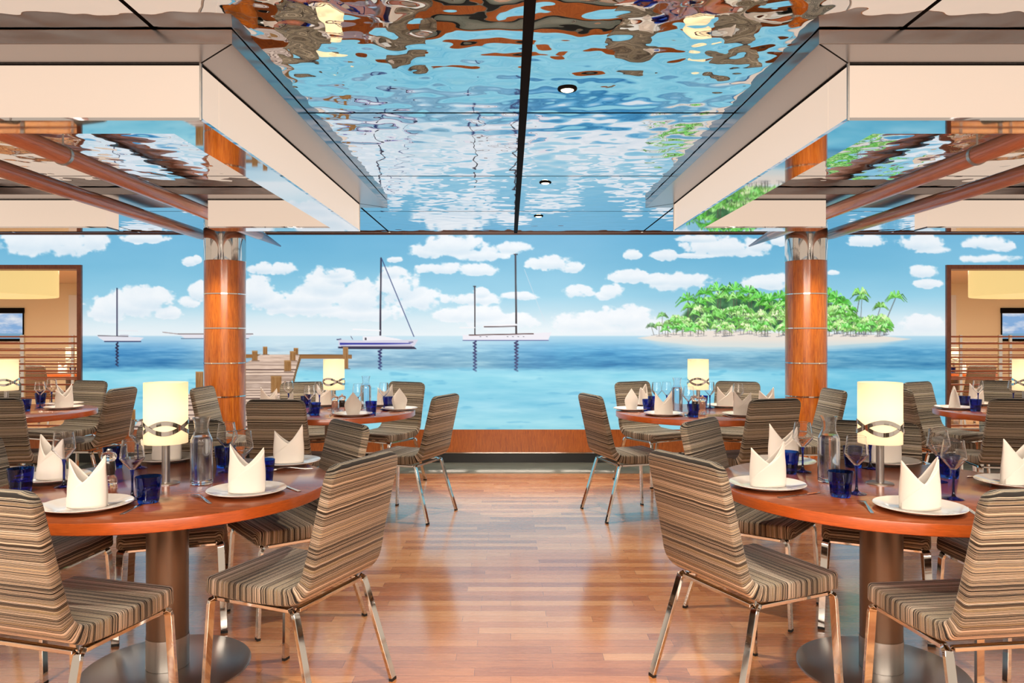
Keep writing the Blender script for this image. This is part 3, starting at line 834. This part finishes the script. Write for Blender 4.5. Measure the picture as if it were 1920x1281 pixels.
def make_lamp():
    t = thing('table_lamp', 'lamp', 'table lamp', (0, 0, 0), 0, 'cylindrical table lamps')
    obj('foot', MB().lathe([(0.053, 0.0), (0.053, 0.003), (0.050, 0.005), (0.0, 0.006)], 48), 'brushed', t)
    obj('stem', MB().lathe([(0.0155, 0.005), (0.0155, 0.19)], 32), 'brushed', t)
    rs = 0.084
    sh = obj('lamp_shade', MB().lathe([(rs, 0.166), (rs, 0.413), (rs - 0.003, 0.413), (rs - 0.003, 0.166), (rs, 0.166)], 64), 'shade', t)
    for (ti, ph, z) in ((0.023, 0.75, 0.235), (-0.023, 0.75, 0.231)): obj('ribbon_band', band(ti, ph, rs + (0.004 if ti > 0 else 0.0015), z, 0.018), 'chrome', sh)
    lamp('bulb_light', 'POINT', (0, 0, 0.295), 0.5, (1.0, 0.92, 0.76), t, shadow_soft_size=0.035)
    return t


def make_plate():
    o = obj('plate', MB().lathe([(0.0, 0.0), (0.085, 0.0), (0.088, 0.004), (0.120, 0.009), (0.146, 0.017), (0.1475, 0.019), (0.146, 0.0205), (0.118, 0.0135), (0.098, 0.0095), (0.092, 0.007), (0.0, 0.0065)], 72), 'ceramic', None)
    return tag(o, 'plate', 'plate', 'white dinner plates')


def make_napkin(h1, h2, dip, seed):
    m = MB(); n, k_ = 56, 12; rr = random.Random(seed)
    a, b = 0.064, 0.036
    def top(th):
        c = math.cos(th); pk = h1 if c > 0 else h2
        return dip + (pk - dip) * abs(c) ** 1.25
    for j in range(k_ + 1):
        for i in range(n):
            th = 2 * PI * i / n; f = j / k_; z = top(th) * f
            q = z / 0.19
            bulge = 1 + 0.05 * math.sin(PI * min(1, z / 0.12))
            ax = a * bulge * (1.04 - 0.06 * q); by = b * (1.12 - 0.78 * q ** 1.3) * (1 + 0.05 * math.sin(3 * th + seed))
            m.v.append((ax * math.cos(th), by * math.sin(th), z))
    for j in range(k_):
        for i in range(n):
            i2 = (i + 1) % n; m.f.append((j * n + i, j * n + i2, (j + 1) * n + i2, (j + 1) * n + i))
    # the flap folded across the front
    o = len(m.v); N = 26
    for j in range(k_ + 1):
        for i in range(N + 1):
            u = i / N; th = PI + 0.25 + u * (PI - 0.35); f = j / k_
            zt = min(top(th) * 0.985, (0.02 + u * (h1 - 0.03)))
            z = zt * f; q = z / 0.19; bulge = 1 + 0.05 * math.sin(PI * min(1, z / 0.12))
            ax = a * bulge * (1.04 - 0.06 * q) + 0.0025; by = b * (1.12 - 0.78 * q ** 1.3) * (1 + 0.05 * math.sin(3 * th + seed)) + 0.0028
            m.v.append((ax * math.cos(th), by * math.sin(th), z))
    for j in range(k_):
        for i in range(N): m.f.append((o + j * (N + 1) + i, o + j * (N + 1) + i + 1, o + (j + 1) * (N + 1) + i + 1, o + (j + 1) * (N + 1) + i))
    ob = obj('napkin', m, 'linen', None, smooth=60)
    s = ob.modifiers.new('cloth', 'SOLIDIFY'); s.thickness = 0.0018; s.offset = 0
    return tag(ob, 'napkin', 'napkin', 'folded napkins')


def make_tumbler():
    def mod(a, z, k): return 1 - (0.035 * (1 - abs(math.cos(a * 6))) if 0.006 < z < 0.052 and k < 20 else 0)
    o = obj('tumbler', MB().lathe(support([(0.0, 0.0), (0.034, 0.0), (0.0355, 0.004), (0.037, 0.010), (0.0405, 0.048), (0.0425, 0.056), (0.0462, 0.094), (0.0455, 0.095), (0.0438, 0.094), (0.0400, 0.056), (0.0350, 0.014), (0.0, 0.012)]), 60, mod), 'blue', None, smooth=30)
    return tag(o, 'tumbler', 'tumbler', 'blue glass tumblers')


def make_glass():
    t = thing('wine_glass', 'glass', 'wine glass', (0, 0, 0), 0, 'wine glasses with blue stems')
    obj('bowl', MB().lathe(support([(0.0, 0.108), (0.010, 0.110), (0.026, 0.128), (0.041, 0.146), (0.0435, 0.152), (0.042, 0.165), (0.0345, 0.219), (0.0340, 0.2195), (0.0333, 0.219), (0.0408, 0.165), (0.0422, 0.152), (0.040, 0.1475), (0.025, 0.1305), (0.009, 0.1135), (0.0, 0.112)]), 40), 'glass', t)
    st = obj('stem', MB().lathe([(0.0, 0.0), (0.0360, 0.0), (0.0365, 0.0015), (0.034, 0.003), (0.012, 0.008), (0.0058, 0.016), (0.0042, 0.035), (0.0042, 0.085), (0.0065, 0.102), (0.0085, 0.1095), (0.0, 0.1075)], 28), 'bluestem', t, label='cobalt blue stem and foot')
    return t


def make_carafe():
    t = thing('carafe', 'carafe', 'carafe', (0, 0, 0), 0, 'glass water carafes')
    pr = [(0.0, 0.0), (0.041, 0.0), (0.0435, 0.004), (0.0435, 0.170), (0.042, 0.182), (0.034, 0.200), (0.0285, 0.212), (0.0275, 0.225), (0.0295, 0.250), (0.0355, 0.270)]
    inn = [(0.0340, 0.270), (0.0275, 0.250), (0.0255, 0.225), (0.0265, 0.212), (0.032, 0.199), (0.0395, 0.181), (0.0408, 0.170), (0.0408, 0.010), (0.038, 0.007), (0.0, 0.007)]
    b = obj('bottle', MB().lathe(support(pr + inn), 48), 'frost', t)
    obj('water', MB().lathe([(0.0, 0.0074), (0.0375, 0.0074), (0.0404, 0.0104), (0.0404, 0.170), (0.0392, 0.180), (0.034, 0.193), (0.0, 0.1935)], 40), 'water', b)
    return t


def make_mill(core, cat, grp):
    t = thing(core + '_mill', 'mill', cat, (0, 0, 0), 0, grp)
    obj('body', MB().lathe([(0.0, 0.0), (0.030, 0.0), (0.031, 0.004), (0.030, 0.026), (0.024, 0.034), (0.0225, 0.045), (0.027, 0.060), (0.0235, 0.086), (0.0215, 0.094), (0.0285, 0.102), (0.030, 0.114), (0.026, 0.124), (0.012, 0.131), (0.0, 0.132)], 32), 'acrylic', t)
    obj('filling', MB().lathe([(0.0, 0.036), (0.016, 0.037), (0.0165, 0.09), (0.0, 0.091)], 24), core, t)
    obj('knob', MB().lathe([(0.0, 0.1305), (0.006, 0.1315), (0.008, 0.137), (0.006, 0.143), (0.0, 0.1445)], 20), 'chrome', t)
    return t


def make_fork():
    m = MB()
    pts = [(-0.0055, -0.095), (0.0055, -0.095), (0.0048, -0.06), (0.003, 0.0), (0.0035, 0.03), (0.010, 0.045), (0.012, 0.062), (-0.012, 0.062), (-0.010, 0.045), (-0.0035, 0.03), (-0.003, 0.0), (-0.0048, -0.06)]
    m.prism(pts, 0.001, 0.0032)
    for k in range(4):
        x = -0.0105 + k * 0.007; m.prism([(x - 0.0016, 0.0615), (x + 0.0016, 0.0615), (x + 0.0011, 0.100), (x - 0.0011, 0.100)], 0.0011, 0.0031)
    m.v = [(x, y, z + 0.010 * max(0, 1 - ((y - 0.02) / 0.06) ** 2) + (0.05 * max(0, y - 0.085))) for x, y, z in m.v]
    return tag(obj('fork', m, 'steel', None, smooth=30), 'fork', 'fork', 'steel forks')


def make_knife():
    m = MB().prism([(-0.0075, -0.105), (0.0075, -0.105), (0.006, -0.02), (0.0045, -0.005), (0.0085, 0.005), (0.0085, 0.075), (0.004, 0.103), (-0.004, 0.108), (-0.0065, 0.0), (-0.006, -0.02)], 0.0, 0.0032)
    return tag(obj('knife', m, 'steel', None, smooth=0, bevel=0.0008), 'knife', 'knife', 'steel knives')


lampp, plate = make_lamp(), make_plate()
def make_kite():
    m = MB(); n = 40
    prof = [(0, .045, .036), (.015, .050, .040), (.04, .059, .041), (.07, .065, .036), (.09, .060, .029), (.11, .047, .022), (.135, .028, .013), (.155, .012, .006), (.168, .002, .002)]
    for (z, a, b) in prof:
        for i in range(n):
            th = 2 * PI * i / n; c, q = math.cos(th), math.sin(th)
            rr = 1 / (abs(c) ** 1.5 + abs(q) ** 1.5) ** (1 / 1.5)          # ridged down the middle and the sides
            m.v.append((a * rr * c, b * rr * q * (1 + 0.06 * math.sin(5 * th)), z))
    for j in range(len(prof) - 1):
        for i in range(n): m.f.append((j * n + i, j * n + (i + 1) % n, (j + 1) * n + (i + 1) % n, (j + 1) * n + i))
    m.f.append(tuple((len(prof) - 1) * n + i for i in range(n))); m.f.append(tuple(range(n - 1, -1, -1)))
    return tag(obj('napkin', m, 'linen', None, smooth=28), 'napkin', 'napkin', 'folded napkins')


napk = [make_napkin(0.178, 0.166, 0.088, 1), make_napkin(0.168, 0.182, 0.10, 2), make_napkin(0.176, 0.15, 0.092, 3), make_kite()]
tumb, wine, carafe, fork, knife = make_tumbler(), make_glass(), make_carafe(), make_fork(), make_knife()
pmill = make_mill('pepper', 'pepper mill', None); smill = make_mill('salt', 'salt mill', None)
ZT_ = 0.7502

# place settings: table, [plate px, py, facing (None: towards the centre), napkin yaw, napkin type, tumbler px,py, glass px,py, fork, knife, name of the place]
S = {
 'NL': [((164, 945), 93, 0, 0, (278, 942), (248, 936), 1, 1, 'front'),
        ((463, 918), 130, 4, 1, (494, 905), (454, 910), 1, 1, 'aisle side'),
        ((541, 864), 200, 10, 2, (421, 876), (425, 885), 1, 0, 'back right'),
        ((313, 858), 270, 0, 0, (213, 878), (261, 878), 0, 0, 'back'),
        ((97, 894), 0, -20, 1, (39, 924), (120, 913), 1, 0, 'left')],
 'NR': [((1724, 949), 75, 0, 0, None, (1788, 936), 1, 1, 'front'),
        ((1439, 907), 25, -4, 2, (1576, 931), (1606, 926), 0, 1, 'aisle side'),
        ((1468, 864), 320, 0, 1, (1478, 887), (1505, 885), 0, 0, 'back left'),
        ((1661, 863), 265, 0, 0, (1600, 876), (1632, 879), 1, 0, 'back'),
        ((1905, 903), 175, 15, 1, (1780, 896), (1759, 904), 0, 1, 'right')],
 'ML': [((662, 775.5), 100, 10, 3, (590, 778.5), (580, 776), 1, 1, 'front'),
        ((749, 765.5), 190, -5, 3, (696, 775.5), (671, 771), 1, 0, 'aisle side'),
        ((722, 757), 240, 20, 2, (728, 765.5), (720, 768.5), 0, 0, 'back right'),
        ((607, 757.5), 290, 0, 1, (574, 764), (599, 765.5), 0, 0, 'back left'),
        ((504, 766), 0, 30, 1, None, (541, 762), 0, 0, 'left'),
        ((533, 776), 40, 10, 2, None, None, 0, 0, 'front left')],
 'MR': [((1244, 775), 80, 0, 0, (1300, 782), (1291, 780), 0, 1, 'front'),
        ((1184, 766), 10, 25, 3, (1215, 771), (1231, 767), 0, 1, 'aisle side'),
        ((1206, 757), 310, 60, 2, (1225, 764.5), (1250, 766), 0, 0, 'back left'),
        ((1359, 760), 250, 0, 0, (1317, 763), (1331, 766), 0, 0, 'back right'),
        ((1392, 776), 120, 0, 1, None, (1384, 771), 1, 0, 'front right'),
        ((1437, 765), 180, 10, 2, None, None, 0, 0, 'right')],
 'OL': [((120, 763), 180, 55, 2, (76, 757.5), (97, 758.5), 0, 0, 'right'),
        ((121, 756.5), 230, 0, 0, (47, 771), (75, 765), 0, 0, 'back right')],
 'OR': [((1789, 763.5), 0, 60, 0, (1829, 771), (1834, 761), 0, 0, 'left'),
        ((1830, 756), 310, 10, 1, (1808, 764), (1900, 761), 0, 0, 'back left')],
}
for tk, rows in S.items():
    tx, ty, tn = TB[tk]
    for (pp, face, yaw, nk, tu, gl, fk, kn, pl) in rows:
        x, y = at(pp[0], pp[1], 0.765)
        where = 'at the %s place of the %s' % (pl, tn)
        place(plate, 'round white plate ' + where, (x, y, ZT_))
        place(napk[nk], 'white folded napkin ' + where, (x, y, ZT_ + 0.0077), R(yaw))
        if tu: q = at(*tu, 0.75); place(tumb, 'cobalt blue tumbler ' + where, (q[0], q[1], ZT_), random.random())
        if gl: q = at(*gl, 0.75); place(wine, 'wine glass ' + where, (q[0], q[1], ZT_))
        fx, fy = math.cos(R(face)), math.sin(R(face)); rx, ry = fy, -fx
        if fk: place(fork, 'steel fork ' + where, (x - rx * 0.168, y - ry * 0.168, ZT_), R(face - 90))
        if kn: place(knife, 'steel knife ' + where, (x + rx * 0.165, y + ry * 0.165, ZT_), R(face - 90))
for tk, (lp, cp, mills) in {'NL': ((311, 907), (378, 907), [('p', 204, 908)]), 'NR': ((1650, 907), (1554, 903), []), 'ML': ((626, 769), (686, 766), [('s', 628, 774), ('p', 641.5, 772.5)]),
                            'MR': ((1309, 768.5), (1269.5, 772), [('s', 1317, 776), ('p', 1303, 775)]), 'OL': ((12, 771), None, []), 'OR': ((1921, 771), None, []), 'BL': (None, None, []), 'BR': (None, None, [])}.items():
    tx, ty, tn = TB[tk]
    q = at(*lp, 0.75) if lp else (tx, ty)
    place(lampp, 'lit cylinder lamp with crossed metal ribbon on the ' + tn, (q[0], q[1], ZT_), (0 if tk in ('NL', 'OL') else 0.9))
    if cp: q = at(*cp, 0.75); place(carafe, 'clear glass water carafe on the ' + tn, (q[0], q[1], ZT_))
    for (k, a, b_) in mills:
        q = at(a, b_, 0.75); place(pmill if k == 'p' else smill, 'clear %s mill on the %s' % ('pepper' if k == 'p' else 'pink salt', tn), (q[0], q[1], ZT_))
# inverted wine glasses on the side room tables are too small to set out; two per table
for tk, s in (('BL', -1), ('BR', 1)):
    tx, ty, tn = TB[tk]
    for k, dx in enumerate((0.28, 0.52) if s < 0 else (-0.5, -0.25)):
        place(wine, 'wine glass on the %s, the %s one' % (tn, ('left', 'right')[k]), (tx + dx, ty - 0.25, ZT_))
    place(napk[1], 'white folded napkin on the ' + tn, (tx - s * 0.05, ty - 0.32, ZT_), 0.3)
    place(tumb, 'blue tumbler on the ' + tn, (tx + (-s) * 0.2, ty - 0.3, ZT_))

# ------------------------------------------------------------------ slatted screens in the two openings and the side rooms behind
def screen(x0, x1, y, posts, label, n, z0, dz, mat, th):
    t = thing('slatted_screen', label, 'screen', ((x0 + x1) / 2, y, 0), 0, 'slatted screens'); c = (x0 + x1) / 2
    for k in range(n):
        z = z0 + dz * k
        obj('slat', MB().box(x0 - c, x1 - c, -0.02, 0.02, z - th / 2, z + th / 2), mat, t, smooth=0, bevel=0.003)
    for px in posts: obj('post', MB().box(px - c - 0.018, px - c + 0.018, 0.021, 0.045, (ZB if y < 9 else 0), z0 + dz * (n - 1) + 0.02), 'chrome', t, smooth=0)
    return t


screen(-6.9, OPL - 0.046, 8.03, (-5.33, -6.5), 'orange brown slatted screen in the left wall opening', 14, 0.385, 0.0738, 'slat', 0.017)
screen(OPR + 0.046, 6.9, 8.03, (5.26, 6.5), 'orange brown slatted screen in the right wall opening', 14, 0.385, 0.0738, 'slat', 0.017)
screen(-8.2, -5.6, 10.3, (-6.12, -6.83), 'dark slatted screen deep in the left side room', 8, 0.75, 0.085, 'frame_wood', 0.014)
screen(5.6, 8.2, 10.3, (6.21, 6.9), 'dark slatted screen deep in the right side room', 8, 0.75, 0.085, 'frame_wood', 0.014)

for i, s in enumerate((-1, 1)):
    a, b_ = sorted((s * 4.3, s * 11.5)); nm = ('left', 'right')[i]
    struct('floor_' + nm, MB().box(a, b_, 8.2, 14.2, -0.1, -0.001), 'parquet', smooth=0)
    struct('ceiling_' + nm, MB().box(a, b_, 8.12, 14.2, 2.34, 2.44), 'cream_ceiling', smooth=0)
    wx0, wx1 = sorted((s * 9.2, s * 11.3)); wz0, wz1 = 1.30, 1.78
    m = MB().box(a, b_, 14.0, 14.15, 0, wz0).box(a, b_, 14.0, 14.15, wz1, 2.34)
    if s < 0: m.box(a, wx0, 14.0, 14.15, wz0, wz1).box(wx1, b_, 14.0, 14.15, wz0, wz1)
    else: m.box(a, wx0, 14.0, 14.15, wz0, wz1).box(wx1, b_, 14.0, 14.15, wz0, wz1)
    struct('wall_%s_room' % nm, m, 'cream_wall', smooth=0)
    struct('wall_%s_room_side' % nm, MB().box(*sorted((s * 4.3, s * 4.38)), 8.13, 14.0, 0, 2.34), 'cream_wall', smooth=0)
    fr = MB()
    for (x0, x1, z0, z1) in ((wx0 - 0.02, wx1 + 0.02, wz1, wz1 + 0.10), (wx0 - 0.02, wx1 + 0.02, wz0 - 0.05, wz0), (wx0 - 0.012, wx0, wz0, wz1), (wx1, wx1 + 0.012, wz0, wz1)): fr.box(x0, x1, 13.97, 14.0, z0, z1)
    wn = struct('window_%d' % (i + 1), fr, 'dark', smooth=0)
    pn = obj('pane', MB().box(wx0, wx1, 14.05, 14.06, wz0, wz1), 'glass', wn, smooth=0)
    # bright slim side window
    sx = sorted((s * 8.14, s * 8.32))
    wn2 = struct('window_%d' % (i + 3), MB().box(sx[0], sx[1], 13.95, 13.999, 0.85, 2.12), 'white', smooth=0)
    lamp('side_room_light', 'AREA', (s * 7.2, 10.6, 2.30), 170, (1.0, 0.90, 0.74), shape='SQUARE', size=1.5)
    d = thing('drum_ceiling_lamp', 'large glowing yellow drum lamp on the %s side room ceiling' % nm, 'ceiling lamp', (s * 6.98, 9.5, 1.87), 0, 'drum ceiling lamps')
    obj('drum_shade', MB().lathe([(0.0, 0.012), (0.99, 0.012), (1.0, 0.0), (1.005, 0.012), (1.005, 0.469)], 80), 'drum', d)
    obj('lit_ring', MB().lathe([(0.25, 0.0115), (0.25, 0.004), (0.31, 0.004), (0.31, 0.0115), (0.25, 0.0115)], 48), 'bulb', d)

# the sea outside the side-room windows
t = NT('sea_and_sky').set(color=(0, 0, 0), rough=1)
v = t.coords((1, 1, 1)); sp = t.n('SeparateXYZ'); t.l(v, sp.inputs['Vector'])
n1 = t.noise(t.coords((0.5, 1, 1.4)), 2.2, 5, 0.6)
r1 = t.ramp([(0.42, (132, 178, 226)), (0.6, (236, 240, 246))]); t.l(n1.outputs['Fac'], r1.inputs['Fac'])
r2 = t.n('MapRange'); r2.inputs['From Min'].default_value = 1.40; r2.inputs['From Max'].default_value = 1.42; t.l(sp.outputs['Z'], r2.inputs['Value'])
mxx = t.n('MixRGB'); mxx.inputs['Color1'].default_value = (*lin((120, 168, 200)), 1); t.l(r2.outputs['Result'], mxx.inputs['Fac']); t.l(r1.outputs['Color'], mxx.inputs['Color2'])
t.l(mxx.outputs['Color'], t.p.inputs['Emission Color']); t.p.inputs['Emission Strength'].default_value = 0.9
M['outside'] = t.m
for s in (-1, 1):
    a, b_ = sorted((s * 6, s * 15)); tag(obj('sea_view', MB().box(a, b_, 17.0, 17.05, -1, 5), 'outside', None, smooth=0), 'cloudy sky over the sea outside the %s side room window' % ('left' if s < 0 else 'right'), 'sea view')
